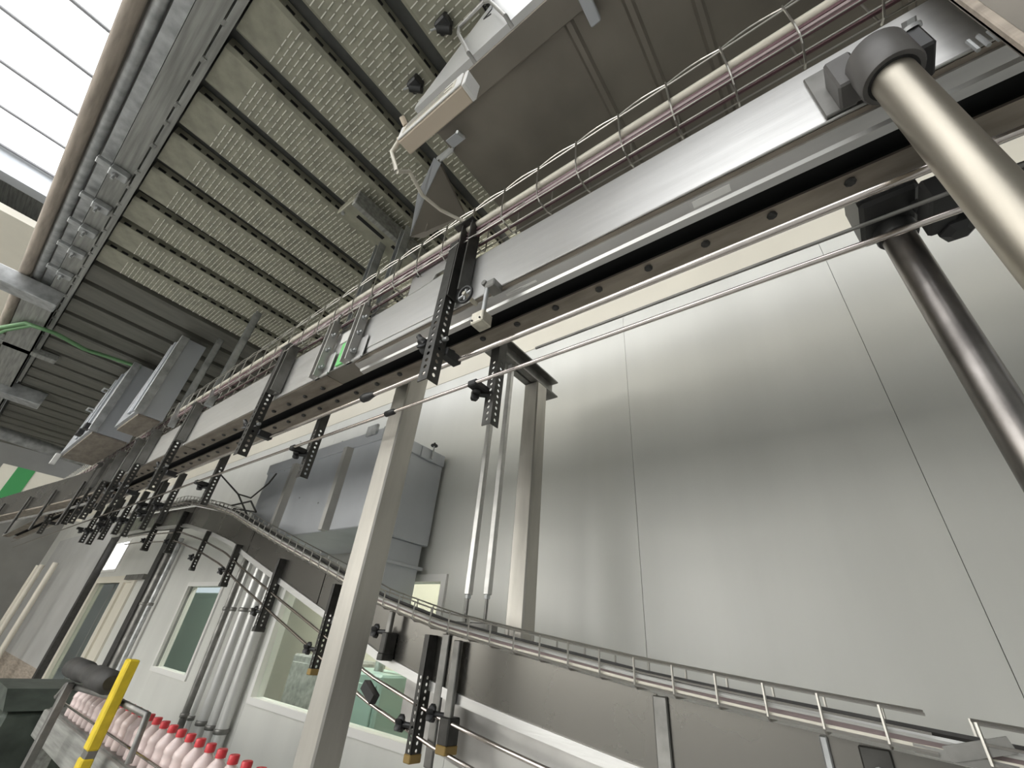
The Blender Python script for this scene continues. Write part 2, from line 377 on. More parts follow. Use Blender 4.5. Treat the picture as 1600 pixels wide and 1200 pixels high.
for i, xx in enumerate((-2.55, -2.9, -3.2, -3.5, -3.85)):
    t = Thing('beam_clamp', ['beam clamp on the edge beam at the top of the view', 'second beam clamp down the edge beam', 'third beam clamp down the edge beam', 'fourth beam clamp down the edge beam', 'beam clamp nearest the square cross bar'][i], 'clamp', (xx, -.32, ZD), 'clamps on the edge beam')
    t.part('jaw', MB().bbox(xx-.03, xx+.03, -.36, -.28, ZD-.02, ZD+.018, .004).bbox(xx-.022, xx+.022, -.42, -.36, ZD-.005, ZD+.018, .003), 'galv')
    t.part('bolt', MB().cyl((xx, -.33, ZD-.055), (xx, -.33, ZD-.01), .007, 8).cyl((xx, -.33, ZD-.035), (xx, -.33, ZD-.022), .014, 6), 'galv')
# square cross bar and lower beams at the far end of the deck
single('cross_bar', MB().bbox(-4.30, -4.16, -.75, -.27, ZD-.10, ZD+.02, .006), 'galv', 'square galvanised bar sticking out past the deck edge', 'beam')
single('cross_bar', MB().bbox(-6.75, -6.55, -.9, .0, ZD-.14, ZD+.0, .006), 'galv', 'galvanised beam stub at the left, below the green cables', 'beam')
single('cross_pipe', MB().tube([(-7.6, -1.2, ZD-.22), (-8.2, 1.2, ZD-.24)], .07, 16), 'galv', 'round grey pipe crossing below the beam stub at the far left', 'pipe')
single('cross_bar', MB().bbox(-5.45, -5.35, -.7, -.1, ZD-.06, ZD+.0, .006), 'galv_old', 'dusty short bar between the square bar and the beam stub', 'beam')
single('edge_beam', MB().box(-9, -4.3, -.45, -.27, ZD-.06, ZD-.04).box(-9, -4.3, -.28, -.27, ZD-.06, ZD+.06), 'galv_old', 'dusty sheet soffit beside the green cables at the far left', 'beam')
for k, (dy, r) in enumerate(((0, .016), (.035, .013))):
    pts = [PZ(px, py, ZD-.09-.012*k) for px, py in ((-40, 530), (0, 512), (40, 505), (85, 520), (130, 545), (165, 556), (212, 572))]
    pts = [p+Vector((0, dy, 0)) for p in pts]
    single('green_cable', MB().tube(pts, r, 8), 'greencable', ['thicker green cable curving under the deck at the far left', 'thinner green cable lying against the thicker one'][k], 'cable', 'green cables under the deck')
# far sign
t = Thing('wall_sign', 'cream sign with a green upright stripe under the far deck end', 'sign', (-12.2, .55, 1.35))
t.part('board', MB().box(-12.3, -12.26, .1, 1.6, 1.45, 2.15), 'cream'); t.part('stripe', MB().box(-12.258, -12.25, .3, .55, 1.45, 2.15), 'greensign')

# ================================================================== OVERHEAD HOUSING
ZH, YF = 1.52, .290
hs = Thing('overhead_housing', 'large stainless overhead housing with a handled front hatch marked 2', 'housing', (.3, .8, ZH))
hs.part('front_panel', MB().prism([(-.80, YF, ZH), (-.80, YF, ZH+.03), (-.565, YF, 1.86), (-.515, YF, 1.925), (-.515, YF, 2.35), (2.4, YF, 2.35), (2.4, YF, ZH)], (0, .02, 0)), 'steel_bright')
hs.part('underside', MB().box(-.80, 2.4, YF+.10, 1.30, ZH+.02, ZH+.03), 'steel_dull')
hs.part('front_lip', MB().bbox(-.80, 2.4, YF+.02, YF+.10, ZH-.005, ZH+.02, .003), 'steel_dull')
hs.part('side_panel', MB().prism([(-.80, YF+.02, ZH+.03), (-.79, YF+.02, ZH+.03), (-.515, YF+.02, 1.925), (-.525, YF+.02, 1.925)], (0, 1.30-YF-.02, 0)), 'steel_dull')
for i, xs in enumerate((-.274, -.117, .035, .48)):
    hs.part('seam', MB().prism([(xs, YF+.1, ZH+.02), (xs+.03, YF+.1, ZH+.02), (xs+.022, YF+.1, ZH+.008), (xs+.008, YF+.1, ZH+.008)], (0, .865, 0)), 'steel_dull')
# bracket on the lip
hs.part('lip_bracket', MB().bbox(-.205, -.175, YF+.03, YF+.14, ZH-.035, ZH-.005, .003), 'boxst')
# handle on hatch
hp = [PY(px, py, YF-.03) for px, py in ((732, 83), (716, 52), (717, 43), (755, 3), (765, 1), (790, 25))]
hb = MB().tube([hp[0]+Vector((0, .03, 0))]+hp+[hp[-1]+Vector((0, .03, 0))], .006, 10)
hs.part('handle', hb, 'steel_soft')
# the number 2 drawn on the hatch
p2 = [PY(px, py, YF-.001) for px, py in ((757, 12), (763, 5), (770, 7), (768, 15), (756, 30), (767, 22))]
hs.part('number_two', MB().tube(p2, .0022, 6), 'ink', label='hand drawn black number 2')
# white junction box clipped at the hatch corner
JY = .245
A = PY(622, 222, JY)
bx0, bz0 = A.x, A.z; bx1 = PY(717, 146, JY).x; bz1 = bz0+.064
jb = Thing('junction_box', 'white junction box with cable glands under the housing corner', 'junction box', (bx0, JY, bz0))
jb.part('body', MB().bbox(bx0, bx1, JY, JY+.043, bz0, bz1, .003), 'beige')
jb.part('lid', MB().bbox(bx0+.001, bx1-.001, JY-.006, JY-.0001, bz0+.002, bz1-.002, .002), 'white')
jb.part('label_plate', MB().box(bx0+.02, bx1-.02, JY-.0068, JY-.0061, bz0+.012, bz1-.012), 'conduit')
lm = MB()
for i in range(4): lm.box(bx0+.03, bx1-.03-.03*(i % 2), JY-.0073, JY-.0069, bz0+.020+.010*i, bz0+.0225+.010*i)
jb.part('print_lines', lm, 'ink')
jb.part('end_cap', MB().bbox(bx1, bx1+.012, JY-.002, JY+.043, bz0-.002, bz1+.002, .002), 'white')
jb.part('cable_gland', MB().cyl((bx0+.004, JY+.015, bz0+.055), (bx0-.03, JY+.012, bz0+.058), .010, 8), 'beige')
jb.part('cable_gland', MB().cyl((bx0+.02, JY-.006, bz1-.01), (bx0+.02, JY-.023, bz1+.004), .008, 8), 'beige')
cpts = [Vector((bx0-.03, JY+.012, bz0+.058)), Vector((bx0-.055, JY+.015, bz0+.03)), Vector((bx0-.05, JY+.045, bz0-.03)), PY(640, 268, .36), PY(660, 305, .44), PY(688, 328, .53), PY(716, 342, .60), PY(745, 352, .64)]
single('flex_cable', MB().tube(cpts, .0065, 8), 'conduit', 'pale cable looping from the white junction box down to the wire tray', 'cable')
# triangular gusset below the housing corner
g = [PZ(684, 250, 1.50), PZ(726, 336, 1.50), PZ(662, 372, 1.43), PZ(642, 370, 1.43)]
gt = Thing('chute_plate', 'tapering grey chute plate hanging below the housing corner', 'sheet', g[3])
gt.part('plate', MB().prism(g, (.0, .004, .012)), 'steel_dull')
q = [PZ(681, 248, 1.50), PZ(691, 256, 1.50), PZ(668, 305, 1.475), PZ(643, 370, 1.43), PZ(655, 305, 1.465)]
gt.part('flange', MB().prism([p+Vector((0, -.008, -.006)) for p in q], (0, .003, .004)), 'boxst')
w = PZ(712, 218, 1.50)
gt.part('strap', MB().obox(g[0]+Vector((.02, .01, .03)), (1, 0, 0), (0, 1, 0), (0, 0, 1), .05, .002, .03), 'galv')
gt.part('lug', MB().obox(w, (1, 0, 0), (0, 1, .2), (0, -.2, 1), .03, .018, .002), 'boxst')
gt.part('lug_pin', MB().cyl(w+Vector((.028, -.02, -.012)), w+Vector((.028, .012, .005)), .006, 8), 'galv')
for i, (px, py) in enumerate(((690, 38), (646, 132))):
    c = PZ(px, py, ZD-.03)
    t = Thing('toggle_clamp', ['black toggle clamp on the deck beside the hatch handle', 'black toggle clamp on the deck above the white junction box'][i], 'clamp', c, 'toggle clamps on the housing edge')
    t.part('body', MB().bbox(c.x-.025, c.x+.03, c.y-.018, c.y+.03, c.z-.01, c.z+.035, .006).cyl(c+Vector((-.02, 0, 0)), c+Vector((.02, .03, -.01)), .016, 10), 'blackpl')
    t.part('lever', MB().cyl(c+Vector((-.045, -.012, -.005)), c+Vector((-.015, .0, .0)), .004, 8), 'galv')

# unseen strip lamp added to brighten the wall top; gutter lip shapes its cut-off
sl_ = Thing('added_strip_lamp', 'unseen strip lamp added in a gutter behind the air conveyor to brighten the wall', 'lamp', (0, 1.35, 1.585))
sl_.part('gutter', MB().box(-2.3, 2.3, 1.29, 1.40, 1.580, 1.585).box(-2.3, 2.3, 1.398, 1.401, 1.585, 1.5985).box(-2.3, 2.3, 1.29, 1.294, 1.585, 1.66), 'galv_old')
sl_.part('tube', MB().tube([(-2.25, 1.335, 1.622), (2.25, 1.335, 1.622)], .013, 12), 'added_lamp')
for xb in (-2.2, -.7, .8, 2.2): sl_.part('hanger', MB().box(xb-.01, xb+.01, 1.289, 1.293, 1.66, 1.99), 'galv')

# ================================================================== UPPER AIR CONVEYOR
XR, XL, XJ = 2.6, -11.5, -1.42
ac = Thing('air_conveyor', 'long stainless air conveyor running overhead from the near tube leg to the far left', 'conveyor', (-3, .77, .9))
ac.part('near_plate', MB().bbox(XJ+.03, XR, .655, .662, .914, 1.118, .002), 'steel')
for x0, x1 in ((-3.18, -1.58), (-5.6, -3.19), (-8.0, -5.61), (XL, -8.01)):
    ac.part('near_plate', MB().bbox(x0, x1, .655, .662, .913, 1.135, .002), 'steel')
ac.part('cover_plate', MB().prism([(-1.11, .648, 1.115), (-1.11, .648, 1.245), (-.86, .648, 1.245), (-.86, .648, 1.145), (-.965, .648, 1.145), (-.975, .648, 1.125), (-1.05, .648, 1.115)], (0, .006, 0)), 'steel')
ac.part('cover_bolt', MB().cyl((-1.075, .648, 1.20), (-1.075, .640, 1.20), .009, 8), 'rubber')
ac.part('overlap_plate', MB().prism([(XJ+.03, .6515, .94), (XJ+.03, .6515, 1.10), (-.86, .6515, 1.132), (-.86, .6515, .93)], (0, .003, 0)), 'steel')
ac.part('top_plate', MB().box(XL, XR, .662, .878, 1.118, 1.124), 'steel_soft')
ac.part('far_plate', MB().box(XL, XR, .878, .885, .913, 1.135), 'steel')
ac.part('slot', MB().box(XL, XR, .70, .82, .955, .965).box(XL, XR, .66, .70, .93, .965).box(XL, XR, .82, .878, .92, .965), 'slot')
# right-hand profile: groove, tilted face, ridge
ac.part('groove_strip', MB().box(XJ+.03, XR, .662, .673, .912, .915), 'steel_warm')
ac.part('rail_profile', MB().extr([(.673, .914), (.673, .906), (.700, .8985), (.7045, .8905), (.722, .8865), (.724, .93), (.722, .93)], XJ+.03, XR), 'steel')
# left-hand profile: flat bolted flanges
for x0, x1 in ((-3.18, -1.58), (-5.6, -3.19), (-8.0, -5.61), (XL, -8.01)):
    ac.part('near_flange', MB().box(x0, x1, .662, .744, .910, .915), 'steel_warm')
ac.part('near_flange', MB().box(-1.58, XJ+.03, .66, .744, .912, .915), 'steel_dull')
ac.part('far_flange', MB().box(XL, XR, .794, .866, .908, .915), 'steel_warm')
bolt_me = MB().lathe((0, 0, 0), [(.011, -.001), (.011, -.004), (.007, -.008)], 8).mesh('bolt', M['rubber'], (0, 0, 0), 30)
xx = -7.5
while xx < 1.5:
    link('bolt', bolt_me, ac.o, (xx+3, .815-.77, .008))
    if xx < -1.65: link('bolt', bolt_me, ac.o, (xx+.04+3, .715-.77, .010))
    xx += .148
# sticky labels on the profile
for i, px in enumerate((800, 1115, 822)):
    a = PZ(px, (452, 317, 453)[i], .90)
    ac.part('sticker', MB().obox((a.x, .6868, .9015), (1, 0, 0), (0, .027, -.0075), (0, .0075, .027), (.03, .04, .045)[i], (.004, .008, .003)[i], .0006), 'white')

# joint clamps with green tape between them
for i, xc in enumerate((-1.375, -1.60)):
    t = Thing('joint_clamp', ['bolted joint clamp bar right of the green tape', 'bolted joint clamp bar left of the green tape'][i], 'clamp', (xc, .64, .88), 'joint clamps on the conveyor')
    t.part('bar', MB().prism([(xc-.02, .645, .885), (xc-.02, .612, .885), (xc-.014, .612, .885), (xc-.014, .639, .885), (xc+.014, .639, .885), (xc+.014, .612, .885), (xc+.02, .612, .885), (xc+.02, .645, .885)], (0, 0, .29)), 'steel_soft')
    t.part('foot_plate', MB().bbox(xc+.03, xc+.075, .642, .648, .885, 1.0, .002).bbox(xc-.02, xc+.075, .636, .648, .885, .897, .002), 'steel')
    for z in (.93, 1.02, 1.10):
        t.part('bolt', MB().cyl((xc-.03, .628, z), (xc+.045, .628, z), .0055, 8).cyl((xc+.02, .628, z), (xc+.03, .628, z), .011, 6), 'galv')
    t.part('hook', MB().tube([(xc+.02, .63, 1.17), (xc+.04, .615, 1.19), (xc+.07, .61, 1.185)], .006, 8), 'greyst')
single('tape_patch', MB().box(-1.50, -1.445, .648, .6545, .92, 1.035), 'green', 'bright green tape patch between the two joint clamps', 'tape')
single('paper_label', MB().box(-1.53, -1.43, .648, .6545, 1.045, 1.10), 'white', 'pale paper label above the green tape', 'label')
# pale filler plate at the joint
ac.part('joint_plate', MB().box(-1.58, XJ+.03, .6555, .661, .913, 1.12), 'steel')

# hanger brackets: near side
def near_bracket(xc, label, style):
    t = Thing('hanger_bracket', label, 'bracket', (xc, .63, .62), 'near-side hanger brackets')
    m1 = 'blackst' if style == 0 else 'greyst'
    t.part('channel_post', MB().prism([(xc+.012, .652, .93), (xc+.012, .606, .93), (xc+.018, .606, .93), (xc+.018, .640, .93), (xc+.058, .640, .93), (xc+.058, .606, .93), (xc+.064, .606, .93), (xc+.064, .652, .93)], (0, 0, .34 if style == 0 else .26)), m1)
    t.part('top_plate', MB().bbox(xc-.02, xc+.07, .595, .652, 1.268 if style == 0 else 1.19, 1.273 if style == 0 else 1.195, .001), m1)
    pa = MB()
    pa.perf((xc-.036, .610, .62), (0, 0, 1), (1, 0, 0), .040, 13, .0235, .0068, .003, plain0=.012, plain1=.27)
    pa.perf((xc+.004, .612, .62), (0, 0, 1), (0, 1, 0), .040, 13, .0235, .0068, .003, plain0=.012, plain1=.27)
    t.part('perforated_angle', pa, 'blackst', None)
    k = t.part('star_knob', star(MB(), (xc-.055, .63, .775), (-1, -.25, .0), .026, .03), 'blackpl', 50)
    t.part('knob_stem', MB().cyl((xc-.04, .632, .775), (xc+.02, .64, .775), .007, 8), 'galv', parent=k)
    t.part('knob_hub', MB().cyl((xc-.078, .605, .80), (xc-.06, .62, .775), .009, 8), 'blackpl', parent=k)
    t.part('rod_clamp', MB().bbox(xc-.02, xc+.014, .652, .718, .727, .757, .004), 'blackpl')
    return t
NX = [-.83, -2.03, -3.23, -4.43, -5.63, -6.83]
names = ['dark perforated hanger bracket on the near side beside the handwheel', 'near-side perforated hanger bracket, first one left of the green tape', 'near-side perforated hanger bracket, second one left of the green tape',
         'near-side perforated hanger bracket, third one left of the green tape', 'near-side perforated hanger bracket, fourth one left of the green tape', 'near-side perforated hanger bracket, farthest from the camera']
near_bracket(NX[0], names[0], 0)
nb = near_bracket(NX[1], names[1], 1)
for i in range(2, 6): copy_thing(nb.o, (NX[i]-NX[1], 0, 0), names[i])
def far_bracket(xc, label):
    t = Thing('hanger_bracket', label, 'bracket', (xc, .91, .62), 'far-side hanger brackets')
    pa = MB()
    pa.perf((xc-.036, .893, .61), (0, 0, 1), (1, 0, 0), .038, 11, .0225, .0062, .003, plain0=.01, plain1=.12)
    pa.perf((xc+.002, .895, .61), (0, 0, 1), (0, 1, 0), .038, 11, .0225, .0062, .003, plain0=.01, plain1=.12)
    t.part('perforated_angle', pa, 'blackst', None)
    k = t.part('star_knob', star(MB(), (xc-.048, .875, .722), (-.7, -1, 0), .026, .026), 'blackpl', 50)
    t.part('knob_stem', MB().cyl((xc-.052, .87, .722), (xc-.02, .90, .722), .009, 8), 'blackpl', parent=k)
    t.part('rod_clamp', MB().bbox(xc-.06, xc-.02, .822, .893, .728, .752, .004), 'blackpl')
    return t
fb = far_bracket(NX[0], 'far-side perforated hanger bracket in front of the two thin hanger bars')
fn = ['far-side perforated hanger bracket in front of the ribbed grey box', 'far-side perforated hanger bracket, first one left of the ribbed grey box', 'far-side perforated hanger bracket, second one left of the ribbed grey box', 'far-side perforated hanger bracket, third one left of the ribbed grey box']
for i in range(4): copy_thing(fb.o, (NX[i+1]-NX[0]+.03, 0, 0), fn[i])

# crowded far end: extra brackets and a branch sheet swinging towards the camera side
for i, (dx, far) in enumerate(((-3.95, 1), (-4.30, 1), (-4.75, 1), (-5.1, 1), (-5.5, 1), (-5.9, 1), (-6.3, 1), (-4.0, 0), (-4.9, 0), (-5.3, 0))):
    if far: copy_thing(fb.o, (dx-NX[0], .0, -.05-.02*(i % 3)), 'small dark perforated bracket in the crowded bunch at the far left', 'crowded brackets at the far left')
    else: copy_thing(nb.o, (dx-NX[1], 0, -.02), 'small dark perforated bracket in the crowded bunch at the far left', 'crowded brackets at the far left')
bp = [(-4.9, .648), (-5.6, .61), (-6.4, .53), (-7.2, .44), (-8.2, .33), (-9.6, .18), (-11, .05)]
bt = Thing('branch_conveyor', 'grey sheet branch conveyor swinging off to the left edge', 'conveyor', (-7, .5, .8))
def ribbon(pts, z0, z1, th=.006):
    mb = MB(); n = len(pts); vs = []
    for x, y in pts: vs += [(x, y, z0), (x, y, z1), (x, y+th, z1), (x, y+th, z0)]
    fs = [(0, 1, 2, 3), tuple((n-1)*4+k for k in (3, 2, 1, 0))]
    for i in range(n-1):
        for k in range(4): fs.append((i*4+k, i*4+(k+1) % 4, (i+1)*4+(k+1) % 4, (i+1)*4+k))
    return mb.add(vs, fs)
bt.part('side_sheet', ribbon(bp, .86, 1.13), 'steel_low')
bt.part('underside', ribbon(bp, .845, .862, .16), 'steel_warm')
bt.part('lower_rail', ribbon([(x, y-.01) for x, y in bp], .74, .765), 'greyst')
for x, y in bp[1:6]: bt.part('rail_bracket', MB().bbox(x-.03, x+.03, y-.03, y-.012, .60, 1.0, .003), 'blackst')
for i, (x, y) in enumerate(bp[1:5]): bt.part('clamp_strip', MB().bbox(x-.35, x-.29, y+.01, y+.03, .86, 1.17, .003), 'galv')
for i, (px, py) in enumerate(((28, 935), (52, 905), (84, 885))):
    p = PY(px, py, 1.75)
    single('support_column', MB().tube([(p.x, 1.75, -1.5), (p.x, 1.75, .75)], .05, 12), 'cream', ['leftmost pale column at the left edge under the brackets', 'middle pale column under the crowded brackets', 'rightmost pale column under the crowded brackets'][i], 'column')

# guide rods
single('guide_rod', MB().tube([(-10, .705, .74), (XR, .705, .74)], .0078, 12), 'polish', 'upper polished guide rod just under the bolted flange', 'rod', 'guide rods under the conveyor')
single('guide_rod', MB().tube([(-11, .83, .740), (XR, .83, .740)], .0066, 12), 'polish', 'lowest polished guide rod under the conveyor', 'rod', 'guide rods under the conveyor')
single('guide_rod', MB().tube([(-.62, .83, .789), (XR, .83, .789)], .0042, 10), 'greyst', 'thin dark guide rod between the two polished ones', 'rod', 'guide rods under the conveyor')
t = Thing('rod_splice', 'black sleeve joining the upper guide rod above the ribbed box', 'sleeve', (-1.28, .705, .74))
t.part('sleeve', MB().lathe((-1.31, .705, .74), [(.008, 0), (.016, .006), (.017, .03), (.013, .05), (.009, .075)], 12, 'x'), 'blackpl')
t = Thing('rod_splice', 'black sleeve on the lowest guide rod beside the square post', 'sleeve', (-1.2, .83, .74))
t.part('sleeve', MB().lathe((-1.33, .83, .74), [(.007, 0), (.012, .005), (.012, .05), (.007, .06)], 12, 'x'), 'blackpl')

# handwheel valve and pin block right of the first bracket
hx = PY(727, 460, .60)
t = Thing('handwheel', 'small black handwheel with pale spokes beside the dark hanger bracket', 'handwheel', hx)
ring = [hx+Vector((.026*math.cos(a), -.004*math.sin(a), .026*math.sin(a))) for a in [2*math.pi*i/20 for i in range(21)]]
t.part('rim', MB().tube(ring, .0048, 8), 'blackpl')
t.part('spokes', MB().cyl(hx+Vector((-.024, 0, -.006)), hx+Vector((.024, 0, .006)), .004, 8).cyl(hx+Vector((0, 0, -.024)), hx+Vector((0, 0, .024)), .0035, 8), 'galv')
t.part('hub', MB().cyl(hx+Vector((0, -.008, 0)), hx+Vector((0, .05, 0)), .007, 10), 'brass')
c = PY(752, 500, .625); d = PY(762, 447, .625)
t = Thing('pin_clamp', 'cast pale clamp block hanging on a pin below a flat arm', 'clamp', c)
t.part('block', MB().bbox(c.x-.022, c.x+.022, c.y-.02, c.y+.022, c.z-.022, c.z+.018, .003), 'brass')
t.part('pin', MB().cyl(c+Vector((.003, 0, .015)), d+Vector((0, 0, -.004)), .0072, 10), 'galv')
t.part('arm', MB().bbox(d.x-.006, d.x+.03, d.y-.008, d.y+.035, d.z-.014, d.z+.014, .003).cyl(d+Vector((-.008, -.012, .01)), d+Vector((-.008, .0, .01)), .009, 10), 'greyst')
for dx in (-.014, .014):
    t.part('screw', MB().cyl(c+Vector((dx, -.0205, -.012)), c+Vector((dx, -.023, -.012)), .003, 8), 'ink')

# upper wire tray
TX0, TX1 = -8.2, 2.5
tr = Thing('wire_tray', 'wire basket tray carrying pipes along the top of the air conveyor', 'cable tray', (-2, .64, 1.18))
wv = []
x = TX0; n = 0
while x < TX1:
    wv.append((x, .618, 1.347+.013*abs(math.sin((x-TX0)/.14*math.pi)))); x += .14/6
tr.part('side_wire', MB().tube(wv, .0022, 5), 'wire')
for (y, z) in ((.618, 1.338), (.625, 1.195), (.655, 1.188), (.690, 1.20), (.70, 1.33)):
    tr.part('side_wire', MB().tube([(TX0, y, z), (TX1, y, z)], .0022, 5), 'wire')
rung = MB().tube([(0, .614, 1.35), (0, .614, 1.24), (0, .620, 1.20), (0, .635, 1.187), (0, .68, 1.187), (0, .70, 1.20), (0, .702, 1.335)], .0026, 6).mesh('rung', M['wire'], (0, .64, 1.18), 40)
x = TX0
while x < TX1: link('rung', rung, tr.o, (x+2, 0, 0)); x += .14
# hooked lower loops seen left of the first bracket
x = -2.6
lp = MB().tube([(0, .612, 1.20), (.012, .606, 1.165), (.05, .606, 1.162), (.10, .612, 1.19)], .0022, 5).mesh('loop_wire', M['wire'], (0, .64, 1.18), 40)
while x < -.5: link('loop_wire', lp, tr.o, (x+2, 0, 0)); x += .14
single('conduit', MB().tube([(-8.2, .632, 1.27), (2.5, .632, 1.265)], .0125, 10), 'conduit', 'pale rigid conduit lying in the upper wire tray', 'conduit')
for i, (y, z, r, m_) in enumerate(((.634, 1.243, .0065, 'purple'), (.634, 1.228, .006, 'pinkc'), (.636, 1.213, .0065, 'purple'), (.668, 1.20, .006, 'purple'))):
    pts = [(-8.2+.5*k, y+.003*math.sin(k*1.7+i), z+.003*math.sin(k*2.3+i*2)) for k in range(22)]
    single('tray_cable', MB().tube(pts, r, 6), m_, ['plum cable right below the pale conduit', 'pale plum cable second below the conduit', 'plum cable third below the conduit', 'plum cable at the bottom back of the upper tray'][i], 'cable', 'cables in the upper wire tray')

# ================================================================== TUBE LEGS OF THE CONVEYOR
lx, ly = .257, .600
t = Thing('tube_leg', 'bright satin tube leg in the right foreground with a dark nylon collar', 'leg', (lx, ly, -1.5))
t.part('tube', MB().tube([(lx, ly, -1.5), (lx, ly, .93)], .0302, 40), 'tube', 60)
cl = t.part('collar', MB().lathe((lx, ly, .862), [(.0335, .0), (.0415, .0), (.0440, .006), (.0440, .082), (.041, .088), (.01, .089)], 40), 'collar', 40)
t.part('collar_bore', MB().lathe((lx, ly, .8605), [(.0303, 0), (.0345, 0), (.0345, .006), (.0303, .006)], 32), 'slot', 40, parent=cl)
t.part('clamp_ear', MB().bbox(lx+.036, lx+.062, ly-.012, ly+.05, .885, .962, .004), 'blackpl')
t.part('clamp_bolt', MB().cyl((lx+.052, ly-.006, .958), (lx+.052, ly-.02, .966), .010, 6).cyl((lx+.052, ly-.004, .955), (lx+.052, ly-.008, .960), .015, 16), 'galv')
t.part('mount_block', MB().bbox(lx-.062, lx-.02, ly+.0, ly+.05, .915, 1.01, .004), 'collar')
t.part('mount_flange', MB().bbox(lx-.085, lx-.035, ly+.047, ly+.0545, .918, 1.075, .002), 'greyst')
fx, fy = .262, .99
t = Thing('tube_leg', 'stained dark tube leg behind the guide rods, right of the wall seam', 'leg', (fx, fy, -1.5))
t.part('tube', MB().tube([(fx, fy, -1.5), (fx, fy, .93)], .0302, 40), 'tube_dark', 60)
t.part('socket', MB().bbox(fx-.058, fx+.045, fy-.105, fy+.035, .895, 1.03, .008).lathe((fx, fy, .865), [(.036, 0), (.038, .004), (.038, .05)], 24), 'blackpl')
t = Thing('rod_holder', 'black rod holder with a faceted knob right of the dark leg', 'clamp', (.32, .93, .78))
t.part('arm', MB().bbox(.29, .335, .84, .95, .80, .86, .005).bbox(.335, .47, .90, .92, .825, .84, .003).bbox(.335, .47, .90, .92, .855, .868, .003), 'blackpl')
t.part('knob', MB().lathe((.335, .95, .795), [(.016, -.01), (.030, 0), (.030, .022), (.02, .03)], 6, 'z'), 'blackpl', 20)
t.part('lever', MB().cyl((.305, .94, .86), (.288, .93, .945), .010, 10), 'blackpl')
# galvanised strut at the right
t = Thing('strut', 'dusty galvanised upright strut at the upper right corner', 'strut', (.41, .62, .86))
t.part('web', MB().box(.372, .50, .600, .606, .70, 1.515), 'steel_dull')
t.part('flange', MB().bbox(.372, .384, .590, .606, .70, 1.515, .002), 'lag')
for i in range(5):
    t.part('stud', MB().cyl((.362+.012*i, .628, .865-.0*i), (.362+.012*i, .628, .90), .0035, 6), 'galv')

# ================================================================== POSTS AND BEAM
t = Thing('square_post', 'square stainless post standing before the ribbed grey box', 'post', (-1.45, 1.0, -1.5))
t.part('post', MB().bbox(-1.502, -1.402, .95, 1.05, -1.5, 1.10, .006), 'post')
t.part('cap_bracket', MB().bbox(-1.49, -1.41, .885, .952, .98, 1.08, .003), 'greyst')
t = Thing('square_post', 'square stainless post against the white wall under the short beam', 'post', (-1.24, 1.69, -1.5))
t.part('post', MB().bbox(-1.292, -1.197, 1.645, 1.74, -1.5, 1.32, .006), 'post')
t = Thing('channel_beam', 'short grey channel beam running to the wall over the square post', 'beam', (-1.24, 1.4, 1.32))
t.part('web', MB().box(-1.250, -1.242, .95, 1.86, 1.32, 1.43), 'greyst')
t.part('bottom_flange', MB().box(-1.292, -1.20, .95, 1.86, 1.32, 1.329), 'greyst')
t.part('top_flange', MB().box(-1.292, -1.20, .95, 1.86, 1.421, 1.43), 'greyst')
for i, xc in enumerate((-1.345, -1.24)):
    t = Thing('hanger_bar', ['left one of two thin bright hanger bars before the wall', 'right one of two thin bright hanger bars before the wall'][i], 'bar', (xc, 1.45, .06), 'hanger bars of the lower conveyor')
    t.part('bar', MB().bbox(xc-.013, xc+.013, 1.437, 1.463, .185, 1.33, .002), 'steel')
    t.part('nut', MB().cyl((xc, 1.45, .17), (xc, 1.45, .185), .012, 6), 'galv')
    t.part('threaded_rod', MB().cyl((xc, 1.45, .03), (xc, 1.45, .172), .007, 8), 'greyst')
t = Thing('yoke', 'dark steel yoke joining both hanger bars to the lower tray', 'bracket', (-1.29, 1.45, .0))
t.part('crossbar', MB().bbox(-1.40, -1.185, 1.43, 1.47, .055, .085, .004), 'greyst')
t.part('leg', MB().bbox(-1.40, -1.375, 1.44, 1.47, .03, .06, .003), 'greyst'); t.part('leg', MB().bbox(-1.21, -1.185, 1.44, 1.47, .03, .06, .003), 'greyst')
# struts from deck to the conveyor
def strut(x, y, z0, z1, label, m_='galv', w=.02):
    t = Thing('strut', label, 'strut', (x, y, z0))
    t.part('back', MB().box(x-w, x+w, y+w-.003, y+w, z0, z1), m_)
    t.part('side', MB().box(x-w, x-w+.003, y-w, y+w, z0, z1), m_); t.part('side', MB().box(x+w-.003, x+w, y-w, y+w, z0, z1), m_)
strut(-1.66, .72, 1.13, 1.84, 'galvanised upright strut left of the joint clamps, below the slotted channel')
strut(-1.45, .73, 1.13, 1.84, 'galvanised upright strut right above the joint clamps')
strut(-3.65, .63, 1.14, 1.92, 'left one of two grey uprights beside the sloping boxes')
strut(-3.02, .64, 1.14, 1.92, 'right one of two grey uprights beside the sloping boxes')
t = Thing('slotted_channel', 'slotted galvanised channel fixed under the deck above the wire tray', 'channel', (-1.6, .72, 1.84))
t.part('channel', MB().bbox(-1.70, -1.53, .46, 1.05, 1.848, 1.90, .004), 'deck')
t.part('rail', MB().bbox(-1.545, -1.515, .46, 1.05, 1.80, 1.90, .003), 'galv_old')
t.part('slot', MB().box(-1.625, -1.605, .53, .70, 1.845, 1.849), 'slot'); t.part('slot', MB().box(-1.625, -1.605, .76, .86, 1.845, 1.849), 'slot')
t.part('bolt', MB().cyl((-1.66, .475, 1.835), (-1.66, .475, 1.85), .009, 8), 'galv')

